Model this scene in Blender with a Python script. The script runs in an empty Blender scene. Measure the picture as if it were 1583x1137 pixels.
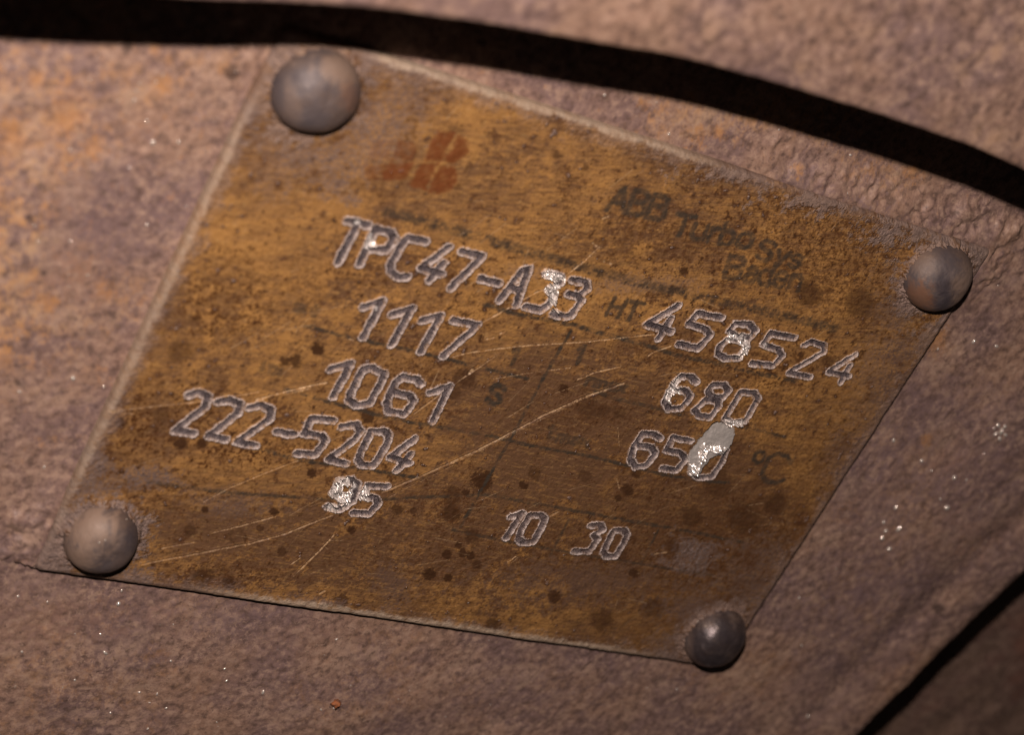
import bpy, math
import numpy as np

# ------------------------------------------------------------------ camera solved from the four corners of the plate
C = bpy.context.scene.collection
S = bpy.context.scene
W0, H0 = 1583.0, 1137.0
CX, CY, F = W0 / 2, H0 / 2, 3139.7
ASP = 1.435
HX, HY = ASP / 2, 0.5
R = np.array([[0.82035973, 0.44449831, 0.35976544],
              [0.18995239, -0.80522088, 0.56172718],
              [0.53937742, -0.39248005, -0.7450043]])
T = np.array([0.04805276, 0.05878444, 3.42901789])
CAM = -R.T @ T

def proj(X):
    c = np.atleast_2d(X) @ R.T + T
    return c[:, :2] / c[:, 2:] * F + [CX, CY]

def ray(p, z=0.0):
    p = np.atleast_2d(np.asarray(p, float))
    d = np.c_[(p - [CX, CY]) / F, np.ones(len(p))] @ R
    k = (np.asarray(z) - CAM[2]) / d[:, 2]
    return CAM + d * k[:, None]

def pl(p, z=0.0):
    return ray(p, z)[:, :2]

from mathutils import Matrix
cam_d = bpy.data.cameras.new('camera')
cam = bpy.data.objects.new('camera', cam_d); C.objects.link(cam)
m = Matrix.Identity(4)
for i in range(3):
    m[i][0] = R[0, i]; m[i][1] = -R[1, i]; m[i][2] = -R[2, i]; m[i][3] = CAM[i]
cam.matrix_world = m
cam_d.sensor_width = 36.0
cam_d.lens = 36.0 * F / W0
cam_d.clip_start = 0.05; cam_d.clip_end = 100
cam_d.dof.use_dof = True
cam_d.dof.focus_distance = 3.50
cam_d.dof.aperture_fstop = 1.55
S.camera = cam

# ------------------------------------------------------------------ light: one hand lamp just above the lens, nothing else
world = bpy.data.worlds.new('World'); S.world = world; world.use_nodes = True
bgn = world.node_tree.nodes['Background']
bgn.inputs[0].default_value = (1.0, 0.82, 0.72, 1); bgn.inputs[1].default_value = 0.010
LAMP = CAM + R.T @ np.array([0.0, -0.42, 0.1])
ld = bpy.data.lights.new('hand_lamp', 'AREA'); ld.shape = 'DISK'; ld.size = 0.06
ld.energy = 150.0; ld.color = (1.0, 0.845, 0.750)
lo = bpy.data.objects.new('hand_lamp', ld); C.objects.link(lo)
lo.location = LAMP
from mathutils import Vector
lo.rotation_euler = Vector(np.array([-0.25, 0.15, 0]) - LAMP).to_track_quat('-Z', 'Y').to_euler()
S.view_settings.view_transform = 'Standard'; S.view_settings.look = 'None'
S.view_settings.exposure = 0.0; S.view_settings.gamma = 1.0
S.view_settings.use_curve_mapping = False
S.cycles.filter_width = 1.15

# ------------------------------------------------------------------ numpy helpers
def grf(n, beta, seed, lo_cut=1.0):
    rng = np.random.default_rng(seed)
    k = np.hypot(*np.meshgrid(np.fft.fftfreq(n) * n, np.fft.fftfreq(n) * n, indexing='ij'))
    a = np.where(k >= lo_cut, np.maximum(k, 1.0) ** (-beta / 2), 0)
    f = np.fft.ifft2(np.fft.fft2(rng.standard_normal((n, n))) * a).real
    return (f / f.std()).astype(np.float32)

TILES = {}
def noise(x, y, freq, seed=1, beta=2.6, lo=3.0, n=1024):
    """tileable random field, about `lo` bumps per 1/freq units at its coarsest"""
    key = (n, beta, seed, lo)
    if key not in TILES: TILES[key] = grf(n, beta, seed, lo)
    t = TILES[key]
    u = np.asarray(x) * freq * n; v = np.asarray(y) * freq * n
    i = np.floor(u).astype(np.int64); j = np.floor(v).astype(np.int64)
    fu = (u - i).astype(np.float32); fv = (v - j).astype(np.float32)
    i0, i1, j0, j1 = i % n, (i + 1) % n, j % n, (j + 1) % n
    return (t[i0, j0] * (1 - fu) * (1 - fv) + t[i1, j0] * fu * (1 - fv) + t[i0, j1] * (1 - fu) * fv + t[i1, j1] * fu * fv)

def sst(a, b, x):
    t = np.clip((x - a) / (b - a), 0, 1)
    return t * t * (3 - 2 * t)

def seg_dist(X, Y, poly):
    """distance to a polyline, on arrays"""
    d = np.full(X.shape, 9.0)
    for (ax, ay), (bx, by) in zip(poly[:-1], poly[1:]):
        vx, vy = bx - ax, by - ay
        L2 = vx * vx + vy * vy + 1e-12
        t = np.clip(((X - ax) * vx + (Y - ay) * vy) / L2, 0, 1)
        d = np.minimum(d, np.hypot(X - ax - t * vx, Y - ay - t * vy))
    return d

def mesh_np(name, verts, quads, mat, parent=None, attrs=None, smooth=True, tris=None):
    me = bpy.data.meshes.new(name)
    nv = len(verts); quads = np.asarray(quads, np.int32).reshape(-1, 4)
    nt = 0 if tris is None else len(tris)
    nq = len(quads)
    me.vertices.add(nv); me.vertices.foreach_set('co', np.asarray(verts, np.float32).ravel())
    loops = quads.ravel()
    starts = np.arange(nq, dtype=np.int32) * 4
    if nt:
        loops = np.concatenate([loops, np.asarray(tris, np.int32).ravel()])
        starts = np.concatenate([starts, nq * 4 + np.arange(nt, dtype=np.int32) * 3])
    me.loops.add(len(loops)); me.loops.foreach_set('vertex_index', loops.astype(np.int32))
    me.polygons.add(nq + nt); me.polygons.foreach_set('loop_start', starts.astype(np.int32))
    me.update(calc_edges=True)
    me.validate()
    me.polygons.foreach_set('use_smooth', np.full(len(me.polygons), smooth))
    if attrs:
        for k, a in attrs.items():
            at = me.attributes.new(k, 'FLOAT_COLOR', 'POINT')
            at.data.foreach_set('color', np.ascontiguousarray(a, np.float32).ravel())
    me.materials.append(mat)
    o = bpy.data.objects.new(name, me); C.objects.link(o)
    if parent: o.parent = parent
    return o

def grid_quads(nx, ny):
    i = np.arange(nx * ny, dtype=np.int32).reshape(ny, nx)
    return np.stack([i[:-1, :-1], i[:-1, 1:], i[1:, 1:], i[1:, :-1]], -1).reshape(-1, 4)

def tag(o, label=None, cat=None, group=None):
    if label: o['label'] = label
    if cat: o['category'] = cat
    if group: o['group'] = group

# ------------------------------------------------------------------ node helpers
class NT:
    def __init__(s, name):
        s.m = bpy.data.materials.new(name); s.m.use_nodes = True
        s.t = s.m.node_tree; s.n = s.t.nodes; s.n.clear()
        s.out = s.n.new('ShaderNodeOutputMaterial'); s.b = s.n.new('ShaderNodeBsdfPrincipled')
        s.t.links.new(s.b.outputs[0], s.out.inputs[0])
        s.tc = s.n.new('ShaderNodeTexCoord').outputs['Object']
    def L(s, a, b): s.t.links.new(a, b)
    def put(s, sock, v):
        if isinstance(v, bpy.types.NodeSocket): s.L(v, sock)
        elif isinstance(v, (tuple, list)) and len(v) == 3 and sock.type == 'RGBA': sock.default_value = (*v, 1)
        else: sock.default_value = v
    def noise(s, scale, detail=4, rough=.6, vec=None, dist=0.0):
        n = s.n.new('ShaderNodeTexNoise'); s.L(vec or s.tc, n.inputs['Vector'])
        n.inputs['Scale'].default_value = scale; n.inputs['Detail'].default_value = detail
        n.inputs['Roughness'].default_value = rough; n.inputs['Distortion'].default_value = dist
        return n.outputs['Fac']
    def vor(s, scale, feature='F1', vec=None):
        n = s.n.new('ShaderNodeTexVoronoi'); s.L(vec or s.tc, n.inputs['Vector']); n.feature = feature
        n.inputs['Scale'].default_value = scale
        return n.outputs['Distance']
    def mapr(s, v, a, b, c=0.0, d=1.0):
        n = s.n.new('ShaderNodeMapRange'); n.interpolation_type = 'SMOOTHSTEP'
        s.put(n.inputs['Value'], v)
        for k, x in zip(('From Min', 'From Max', 'To Min', 'To Max'), (a, b, c, d)): n.inputs[k].default_value = x
        return n.outputs['Result']
    def math(s, op, a, b=0.0):
        n = s.n.new('ShaderNodeMath'); n.operation = op; s.put(n.inputs[0], a); s.put(n.inputs[1], b)
        return n.outputs[0]
    def mix(s, fac, a, b):
        n = s.n.new('ShaderNodeMix'); n.data_type = 'RGBA'
        s.put(n.inputs[0], fac); s.put(n.inputs[6], a); s.put(n.inputs[7], b)
        return n.outputs[2]
    def mixf(s, fac, a, b):
        n = s.n.new('ShaderNodeMix'); n.data_type = 'FLOAT'
        s.put(n.inputs[0], fac); s.put(n.inputs[2], a); s.put(n.inputs[3], b)
        return n.outputs[0]
    def attr(s, name):
        n = s.n.new('ShaderNodeAttribute'); n.attribute_name = name
        sp = s.n.new('ShaderNodeSeparateColor'); s.L(n.outputs['Color'], sp.inputs[0])
        return sp.outputs[0], sp.outputs[1], sp.outputs[2], n.outputs['Alpha']
    def bump(s, h, strength, dist, normal=None):
        n = s.n.new('ShaderNodeBump'); n.inputs['Strength'].default_value = strength
        n.inputs['Distance'].default_value = dist; s.put(n.inputs['Height'], h)
        if normal is not None: s.L(normal, n.inputs['Normal'])
        return n.outputs[0]
    def stretch(s, sx, sy, rot=0.0):
        n = s.n.new('ShaderNodeMapping'); s.L(s.tc, n.inputs['Vector'])
        n.inputs['Scale'].default_value = (sx, sy, 1); n.inputs['Rotation'].default_value = (0, 0, rot)
        return n.outputs[0]

def casing_colours(k, base_shift=1.0, grain=1.0):
    """rough oxidised casting: pinkish brown with grey-purple scale and orange rust"""
    a = k.noise(5.0, 6, .62); b = k.noise(14.0, 6, .65, dist=.4); c = k.noise(60.0, 4, .6); d = k.noise(190.0, 3, .6)
    f = base_shift
    brown = (0.262 * f, 0.160 * f, 0.116 * f); pale = (0.375 * f, 0.252 * f, 0.192 * f)
    grey = (0.178 * f, 0.114 * f, 0.108 * f); dark = (0.092 * f, 0.056 * f, 0.046 * f)
    col = k.mix(k.mapr(a, .38, .62), brown, grey)
    col = k.mix(k.mapr(b, .5, .72, 0, .7), col, pale)
    col = k.mix(k.mapr(c, .5, .66, 0, .68), col, pale)
    col = k.mix(k.mapr(c, .5, .34, 0, .72), col, dark)
    col = k.mix(k.mapr(d, .58, .76, 0, .45), col, pale)
    col = k.mix(k.mapr(d, .42, .26, 0, .5), col, dark)
    e = k.noise(110.0, 6, .72, dist=.5)
    g1 = k.math('MULTIPLY', k.mapr(k.noise(9.0, 4, .6), .40, .62, .15, 1.0), grain)
    g2 = k.math('MULTIPLY', k.mapr(k.noise(13.0, 4, .6, dist=.6), .40, .62, .15, 1.0), grain)
    col = k.mix(k.math('MULTIPLY', k.mapr(e, .50, .66, 0, .8), g1), col, pale)
    col = k.mix(k.math('MULTIPLY', k.mapr(e, .48, .33, 0, .85), g2), col, dark)
    return col, a, b, c, d

# ---- casing material
k = NT('oxidised_casting')
col, a, b, c, d = casing_colours(k)
r1, g1, b1, al1 = k.attr('stain')           # r orange rust, g purple-grey scale, b dark pits, a warm tan
o = k.mix(k.mapr(b, .35, .65), (0.47, 0.235, 0.09), (0.42, 0.275, 0.175))
col = k.mix(k.math('MULTIPLY', al1, .88), col, o)
col = k.mix(k.math('MULTIPLY', g1, .9), col, k.mix(c, (0.128, 0.084, 0.092), (0.215, 0.142, 0.145)))
col = k.mix(k.math('MULTIPLY', r1, k.mapr(c, .3, .6, .25, .85)), col, (0.44, 0.20, 0.05))
col = k.mix(b1, col, (0.035, 0.022, 0.02))
k.put(k.b.inputs['Base Color'], col)
k.b.inputs['Specular IOR Level'].default_value = .45
k.put(k.b.inputs['Roughness'], k.mapr(c, .3, .7, .62, .46))
n1 = k.bump(k.noise(75.0, 4, .6), .06, .010)
n2 = k.bump(k.math('MULTIPLY', k.noise(300.0, 4, .7), k.mapr(k.noise(8.0, 3, .6), .38, .62, .3, 1.1)), .42, .0024, n1)
k.L(n2, k.b.inputs['Normal'])
M_CAST = k.m

k = NT('oxidised_flange')
col, a, b, c, d = casing_colours(k, .86, .45)
col = k.mix(k.mapr(b, .55, .75, 0, .5), col, (0.33, 0.20, 0.12))
k.put(k.b.inputs['Base Color'], col)
k.put(k.b.inputs['Roughness'], k.mapr(c, .3, .7, .65, .48))
n1 = k.bump(k.noise(60.0, 4, .55), .05, .010)
k.L(k.bump(k.noise(260.0, 4, .6), .3, .0024, n1), k.b.inputs['Normal'])
M_FLANGE = k.m

k = NT('dull_housing')
col, a, b, c, d = casing_colours(k, .62)
col = k.mix(k.mapr(a, .45, .65, 0, .6), col, (0.15, 0.06, 0.035))
k.put(k.b.inputs['Base Color'], col); k.b.inputs['Roughness'].default_value = .7
k.L(k.bump(k.noise(30.0, 5, .65), .5, .015), k.b.inputs['Normal'])
M_HOUSE = k.m

k = NT('glint_bead_gloss')  # gloss for the beads added as glints
k.b.inputs['Base Color'].default_value = (.75, .68, .62, 1); k.b.inputs['Metallic'].default_value = .6
k.b.inputs['Roughness'].default_value = .13
M_GLINT = k.m

# ---- rivet material
k = NT('tarnished_rivet')
a = k.noise(11.0, 4, .6); b = k.noise(40.0, 5, .6); c = k.noise(220.0, 3, .6)
pr, pd, pt, pa = k.attr('patch')
col = k.mix(k.mapr(a, .4, .62), (0.096, 0.077, 0.079), (0.130, 0.090, 0.074))
col = k.mix(k.mapr(b, .5, .72, 0, .8), col, (0.070, 0.057, 0.064))
col = k.mix(k.mapr(b, .45, .28, 0, .6), col, (0.27, 0.195, 0.155))
col = k.mix(pt, col, k.mix(b, (0.20, 0.132, 0.098), (0.27, 0.190, 0.145)))
col = k.mix(pr, col, k.mix(b, (0.22, 0.085, 0.03), (0.15, 0.085, 0.055)))
col = k.mix(pd, col, (0.05, 0.040, 0.048))
k.put(k.b.inputs['Base Color'], col)
k.put(k.b.inputs['Metallic'], k.mixf(k.math('MAXIMUM', pt, pr), k.mixf(pa, .22, .55), .05))
k.put(k.b.inputs['Roughness'], k.mixf(pa, k.mapr(b, .3, .7, .52, .68), .36))
n1 = k.bump(k.noise(24.0, 3, .5), .16, .012)
k.L(k.bump(k.noise(140.0, 5, .65), .3, .003, n1), k.b.inputs['Normal'])
M_RIVET = k.m

# ---- plate material (fill, rim, shine, print / red, dirt, spot, scratch / yellow, dark, bare with painted bevel light, grey)
k = NT('patinated_plate')
fill, rim, shine, prt = k.attr('marks')
red, dirt, spot, scr = k.attr('stain')
yel, drk, bare, gry = k.attr('tone')
b = k.noise(26.0, 6, .65, dist=.3); c = k.noise(95.0, 5, .65); d = k.noise(330.0, 3, .6)
st = k.noise(1.0, 5, .62, vec=k.stretch(26, 190, .24))
base = k.mix(yel, (0.126, 0.066, 0.035), (0.350, 0.180, 0.058))
base = k.mix(k.mapr(st, .5, .72, 0, .4), base, (0.40, 0.225, 0.075))
base = k.mix(k.mapr(st, .5, .3, 0, .45), base, (0.12, 0.062, 0.024))
base = k.mix(k.mapr(b, .54, .74, 0, .30), base, (0.15, 0.068, 0.024))
base = k.mix(k.mapr(c, .57, .76, 0, .30), base, (0.085, 0.040, 0.018))
base = k.mix(k.mapr(c, .44, .28, 0, .32), base, (0.40, 0.25, 0.10))
base = k.mix(k.mapr(d, .6, .78, 0, .5), base, (0.07, 0.035, 0.018))
base = k.mix(drk, base, k.mix(c, (0.052, 0.019, 0.006), (0.098, 0.038, 0.012)))
base = k.mix(gry, base, k.mix(c, (0.115, 0.082, 0.078), (0.185, 0.135, 0.118)))
base = k.mix(spot, base, (0.050, 0.022, 0.010))
base = k.mix(prt, base, (0.047, 0.036, 0.027))
base = k.mix(red, base, (0.140, 0.042, 0.013))
dcol = k.mix(b, (0.165, 0.118, 0.11), (0.26, 0.175, 0.135))
base = k.mix(dirt, base, k.mix(k.mapr(c, .4, .7), dcol, (0.13, 0.09, 0.08)))
base = k.mix(bare, base, (0.46, 0.36, 0.27))
base = k.mix(scr, base, (0.62, 0.42, 0.24))
fcol = k.mix(k.mapr(c, .35, .7), (0.050, 0.038, 0.043), (0.135, 0.106, 0.110))
base = k.mix(fill, base, fcol)
base = k.mix(rim, base, k.mix(k.mapr(c, .3, .7), (0.34, 0.275, 0.26), (0.70, 0.60, 0.57)))
base = k.mix(shine, base, (0.83, 0.78, 0.75))
k.put(k.b.inputs['Base Color'], base)
met = k.math('MAXIMUM', k.math('MULTIPLY', shine, .75), k.math('MULTIPLY', scr, .3))
k.put(k.b.inputs['Metallic'], met)
rg = k.mixf(dirt, k.mapr(c, .3, .7, .46, .36), .66)
rg = k.mixf(fill, rg, .5); rg = k.mixf(shine, rg, .30)
k.put(k.b.inputs['Roughness'], rg)
n1 = k.bump(st, .12, .004)
n2 = k.bump(k.math('MULTIPLY', k.noise(120.0, 4, .6), k.math('SUBTRACT', 1.0, k.math('MULTIPLY', shine, .8))), .22, .004, n1)
n3 = k.bump(k.math('MULTIPLY', k.noise(210.0, 4, .7), k.math('MULTIPLY', k.math('SUBTRACT', 1.0, shine), k.math('MAXIMUM', k.math('MAXIMUM', fill, rim), k.math('MULTIPLY', dirt, .8)))), .7, .006, n2)
k.L(n3, k.b.inputs['Normal'])
M_PLATE = k.m

# ------------------------------------------------------------------ THE CASTING under the plate
ZC = -0.020
e_px = np.array([[1583, 905], [1446, 1032], [1336, 1137.]])
E3 = ray(e_px, ZC)[:, :2]
ed = E3[0] - E3[2]; ed /= np.linalg.norm(ed)          # along the lower right edge
en = np.array([-ed[1], ed[0]])                         # inward (towards the plate)
if en @ (np.array([0, 0]) - E3[1]) < 0: en = -en
O = E3[1]
def frame_st(xy):
    q = xy - O
    return q @ ed, q @ en
s_ax = np.concatenate([np.arange(-1.6, -1.2, .03), np.arange(-1.2, 1.35, .0036), np.arange(1.35, 2.6, .03)])
t_ax = np.concatenate([np.arange(0, 2.75, .0034), np.arange(2.75, 3.6, .03)])
Sg, Tg = np.meshgrid(s_ax, t_ax)
bow = -0.03 * 0 + .02 * (Sg ** 2) * np.exp(-Tg * 2) * .3
X = O[0] + Sg * ed[0] + (Tg + bow) * en[0]; Y = O[1] + Sg * ed[1] + (Tg + bow) * en[1]
lump = noise(X, Y, .9, 21, 3.4, 12)
big = noise(X, Y, .35, 22, 3.4, 2)
fine = noise(X, Y, 1.3, 23, 3.3, 24)
near = np.maximum(np.abs(X) - HX, np.abs(Y) - HY)      # signed distance from the plate footprint
flat = sst(-.02, .03, near)
under = sst(0.0, -.03, near)
Z = ZC + (.00042 * lump + .00030 * fine * np.clip(.8 + .6 * noise(X, Y, .5, 24, 2.6, 5), .1, 2)) * (.35 + .65 * flat) + .0035 * big * flat * sst(0.02, .3, near)
Z -= .004 * under
ppx = proj(np.stack([X, Y, 0 * X], -1).reshape(-1, 3)).reshape(*X.shape, 2); QX, QY = ppx[..., 0], ppx[..., 1]
ramp = sst(1120, 1230, QX) * sst(520, 420, QY)
ramp = np.maximum(ramp, sst(150, 60, QX) * sst(730, 800, QY) * (Y > -HY))
ramp = np.maximum(ramp, .8 * sst(620, 480, QX) * sst(150, 90, QY))
ramp *= sst(.075, .0, near + .012 * lump) * sst(-.012, .0, near)
Z = Z + ramp * (-.0065 - Z) 
# rounded lower right edge
rad = .05
ti = np.clip(1 - Tg / rad, 0, 1)
Z -= rad * .55 * (1 - np.sqrt(np.clip(1 - ti ** 2, 0, 1)))
# slight ridge running just inside that edge
Z -= .012 * np.exp(-((Tg - .17) / .05) ** 2) * sst(-.5, .1, Sg + .2 * lump * .2)
P3 = np.stack([X, Y, Z], -1)
px = proj(P3.reshape(-1, 3)).reshape(*X.shape, 2); PX, PY = px[..., 0], px[..., 1]
stain = np.zeros((*X.shape, 4), np.float32)
nb = noise(X, Y, .6, 31, 2.4, 5); nc = noise(X, Y, 1.3, 32, 2.0, 12)
def blob_xy(p, rx, ry=None, XX=None, YY=None):
    """soft patch centred on a spot of the surface; sizes are picture pixels turned into surface units"""
    ry = ry or rx
    c0 = pl([p], 0)[0]; ux = pl([[p[0] + rx, p[1]]], 0)[0] - c0; uy = pl([[p[0], p[1] + ry]], 0)[0] - c0
    A = np.linalg.inv(np.stack([ux, uy], 1))
    qx, qy = XX - c0[0], YY - c0[1]
    return np.hypot(A[0, 0] * qx + A[0, 1] * qy, A[1, 0] * qx + A[1, 1] * qy)
def cb(p, rx, ry=None): return blob_xy(p, rx, ry, X, Y)
def soft(dd, n_, amt=.35): return sst(1.25, .55, dd + amt * n_)
tan = np.zeros_like(X); pur = np.zeros_like(X); org = np.zeros_like(X); pit = np.zeros_like(X)
for p, rx, ry, w in [((50, 230), 120, 130, .7), ((20, 440), 110, 180, .9), ((180, 150), 120, 50, .5), ((300, 100), 60, 30, .5), ((180, 470), 60, 40, .5),
                     ((110, 1010), 170, 120, .35), ((1180, 190), 150, 40, .7), ((1390, 270), 80, 40, .5), ((1450, 545), 40, 30, .55), ((1470, 700), 40, 40, .4),
                     ((560, 1060), 140, 90, .25), ((1500, 840), 60, 50, .45), ((1320, 800), 60, 50, .3), ((1200, 1060), 120, 60, .3), ((1440, 1060), 60, 60, .4)]:
    tan = np.maximum(tan, w * soft(cb(p, rx, ry), nb, .5))
tan *= sst(-1.0, .9, nc + .5 * nb)
pur_mod = sst(-1.0, .8, nc * .8 + .4 * nb)
for p, rx, ry, w in [((140, 350), 60, 70, .6), ((270, 290), 50, 60, .5), ((220, 220), 70, 40, .3), ((90, 440), 30, 60, .6), ((60, 620), 90, 60, .35), ((180, 660), 70, 60, .3),
                     ((60, 950), 110, 60, .5), ((330, 960), 150, 40, .5), ((170, 1000), 60, 30, .4), ((1330, 350), 70, 40, .7), ((1240, 290), 60, 30, .5), ((1420, 760), 150, 110, .55),
                     ((1330, 960), 110, 90, .6), ((1500, 640), 100, 70, .4), ((1250, 1080), 90, 50, .4), ((800, 1080), 150, 50, .4), ((1540, 430), 60, 40, .4), ((390, 185), 22, 70, .4), ((270, 330), 50, 70, .55), ((110, 430), 50, 50, .6), ((200, 380), 50, 50, .45), ((330, 210), 60, 60, .45), ((1500, 770), 90, 120, .45), ((1380, 900), 90, 60, .5), ((1300, 1040), 60, 30, .5), ((430, 1000), 120, 60, .3)]:
    pur = np.maximum(pur, w * soft(cb(p, rx, ry), nb, .5))
for p, r_ in [((350, 111), 9), ((267, 102), 6), ((258, 140), 14), ((245, 85), 8), ((165, 460), 14), ((145, 230), 10), ((110, 190), 26), ((1440, 690), 8), ((1085, 220), 14), ((1120, 215), 9),
              ((1420, 275), 12), ((1452, 530), 16), ((1000, 165), 8), ((1240, 270), 8), ((80, 480), 14), ((20, 210), 20), ((60, 130), 12), ((150, 235), 16)]:
    org = np.maximum(org, .62 * sst(1.5, .3, cb(p, r_) + .5 * nc))
org = np.maximum(org, .5 * sst(2.1, 3.0, nc + .9 * sst(900, 0, PX)) * sst(700, 100, PY))
pit = np.maximum(pit, .75 * sst(2.3, 3.1, noise(X, Y, 2.2, 33, 1.6, 22)))
for p, r_ in [((63, 293), 7), ((48, 345), 5), ((205, 82), 8), ((365, 120), 12), ((31, 604), 6), ((72, 430), 5), ((6, 700), 5), ((1462, 955), 7)]:
    pit = np.maximum(pit, .7 * soft(cb(p, r_), nc, .4))
stain[..., 0] = org; stain[..., 1] = np.clip(pur * 1.25, 0, 1) * pur_mod; stain[..., 2] = pit; stain[..., 3] = tan
ny, nx = X.shape
V = P3.reshape(-1, 3)
Q = grid_quads(nx, ny)
# wall below the free edge
wall = P3[0].copy(); wall2 = wall.copy(); wall2[:, 2] = -1.0; wall2[:, :2] += en * .03
n0 = len(V); V = np.concatenate([V, wall, wall2])
i = np.arange(nx - 1)
WQ = np.stack([n0 + i + 1, n0 + i, n0 + nx + i, n0 + nx + i + 1], -1)
st4 = np.concatenate([stain.reshape(-1, 4), np.zeros((2 * nx, 4), np.float32)])
casing = mesh_np('machine_casing', V, np.concatenate([Q, WQ]), M_CAST, attrs={'stain': st4})
tag(casing, 'rough rusty brown cast metal casing the engraved nameplate is riveted to', 'casing')

def casing_z(x, y):
    s_, t_ = frame_st(np.array([x, y]))
    j = np.clip(np.searchsorted(s_ax, s_), 0, nx - 1); i_ = np.clip(np.searchsorted(t_ax, t_), 0, ny - 1)
    return Z[i_, j]

# glossy beads added on the casting skin to make its small glints
spk = [(236, 219, 5), (227, 187, 4), (208, 155, 4), (216, 129, 3), (252, 116, 3), (184, 155, 3), (138, 123, 3), (242, 127, 3), (211, 140, 3), (276, 219, 4), (108, 229, 3),
       (91, 764, 5), (68, 722, 4), (113, 585, 5), (149, 644, 4), (30, 605, 4), (160, 598, 3), (56, 880, 3), (188, 914, 4), (183, 934, 5), (28, 923, 4), (73, 931, 3), (155, 981, 4),
       (163, 1010, 5), (34, 1009, 4), (171, 1104, 4), (216, 1073, 4), (243, 1075, 4), (257, 1096, 4), (232, 1089, 3), (264, 1022, 4), (350, 1053, 4), (347, 1034, 4), (406, 1070, 5),
       (335, 1117, 3), (495, 1095, 4), (515, 1092, 4), (228, 1127, 4), (520, 989, 4), (115, 1050, 4), (1384, 785, 5), (1366, 808, 5), (1369, 821, 5), (1363, 832, 6), (1374, 848, 6),
       (1389, 817, 7), (1462, 783, 7), (1452, 770, 4), (1235, 925, 4), (1240, 1000, 4), (1250, 1110, 5), (1046, 1066, 4), (1293, 880, 3), (1505, 528, 5), (1540, 535, 5), (1450, 540, 4),
       (1045, 220, 6), (1052, 222, 6), (1034, 207, 4), (1314, 239, 4), (934, 146, 4), (860, 165, 3), (1204, 200, 3), (1520, 700, 3), (52, 345, 3), (58, 371, 3), (108, 371, 3),
       (135, 425, 3), (199, 258, 3), (227, 347, 4), (310, 299, 3), (329, 253, 4), (279, 350, 4), (1540, 655, 6), (1545, 664, 7), (1550, 656, 5), (1537, 668, 5), (1543, 676, 6), (1552, 670, 5), (1534, 660, 4), (1381, 681, 5), (1425, 713, 5), (1474, 738, 6), (1493, 741, 4), (1440, 728, 4)]
rng = np.random.default_rng(5)
for _ in range(170):
    spk.append((rng.uniform(0, 1583), rng.uniform(40, 1137), rng.uniform(1.3, 2.6)))
sv, sf = [], []
for x_, y_, r_ in spk:
    c0 = pl([(x_, y_)], ZC)[0]
    if abs(c0[0]) < HX + .01 and abs(c0[1]) < HY + .01: continue
    s_, t_ = frame_st(c0)
    if t_ < .06: continue
    r_ = r_ * (.00066 if r_ < 4.5 else .00085)
    zz = casing_z(*c0); base_i = len(sv)
    el = rng.uniform(.7, 1.5); an = rng.uniform(0, 3.14)
    for j in range(5):
        ph = j / 4 * math.pi / 2
        for q in range(8):
            th = q / 8 * 2 * math.pi
            dx, dy = r_ * math.cos(ph) * math.cos(th) * el, r_ * math.cos(ph) * math.sin(th) / el
            sv.append((c0[0] + dx * math.cos(an) - dy * math.sin(an), c0[1] + dx * math.sin(an) + dy * math.cos(an), zz + r_ * .9 * math.sin(ph) - .0002))
    for j in range(4):
        for q in range(8):
            sf.append((base_i + j * 8 + q, base_i + j * 8 + (q + 1) % 8, base_i + (j + 1) * 8 + (q + 1) % 8, base_i + (j + 1) * 8 + q))
sp = mesh_np('glint_bead', np.array(sv), np.array(sf), M_GLINT, parent=casing)
sp['kind'] = 'stuff'

# ------------------------------------------------------------------ UPPER FLANGE standing proud of the casing
up = np.array([[-420, -95], [-150, -48], [100, -16], [300, 0], [500, 8], [600, 17], [780, 43], [907, 66], [1059, 91], [1186, 127], [1338, 172], [1490, 223], [1583, 264], [1700, 318], [1900, 425]], float)
xs = np.linspace(-420, 1900, 700)
ys = np.interp(xs, up[:, 0], up[:, 1])
kk = np.ones(31) / 31.; ysm = np.convolve(np.pad(ys, 15, mode='edge'), kk, 'valid'); ysm[:16] = ys[:16]; ysm[-16:] = ys[-16:]
hh = np.interp(xs, [-420, -150, 100, 300, 500, 700, 1060, 1338, 1583, 1700], [.50, .40, .342, .312, .303, .308, .318, .326, .340, .350])
ed3 = ray(np.c_[xs, ysm], hh)
e_sm = ed3.copy()
ed3[:, :2] += (noise(np.arange(700) / 700., np.zeros(700), 3., 41, 3.0, 4) * .0004)[:, None]
tg = np.gradient(e_sm[:, :2], axis=0); tg /= np.linalg.norm(tg, axis=1)[:, None]
nrm = np.stack([-tg[:, 1], tg[:, 0]], 1)               # away from the plate
nrm[nrm[:, 1] < 0] *= -1
for j_ in range(2):
    nrm[:, j_] = np.convolve(np.pad(nrm[:, j_], 40, mode='edge'), np.ones(81) / 81., 'valid')
nrm /= np.linalg.norm(nrm, axis=1)[:, None]
rr = .009
prof = [(.05, -1.0 * .33)] + [(.012, -.12), (.004, -.06)] + [(rr - rr * math.cos(q), -rr + rr * math.sin(q)) for q in np.linspace(0, math.pi / 2, 7)]
tt = np.concatenate([np.arange(rr + .004, .75, .005), np.arange(.75, 1.7, .05)])
prof += [(t_, 0.0) for t_ in tt]
rows = []
for o_, z_ in prof:
    p = ed3.copy(); p[:, :2] += nrm * o_; p[:, 2] += z_
    if z_ < -.2: p[:, 2] = ZC - .01
    if z_ == 0.0:
        w = sst(0, .05, o_)
        p[:, 2] += w * (.0008 * noise(p[:, 0], p[:, 1], .9, 42, 3.4, 10) + .004 * noise(p[:, 0], p[:, 1], .35, 43, 3.2, 2)) - .02 * w * min(o_, 1.0) * 0
    rows.append(p)
G = np.stack(rows)
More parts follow.
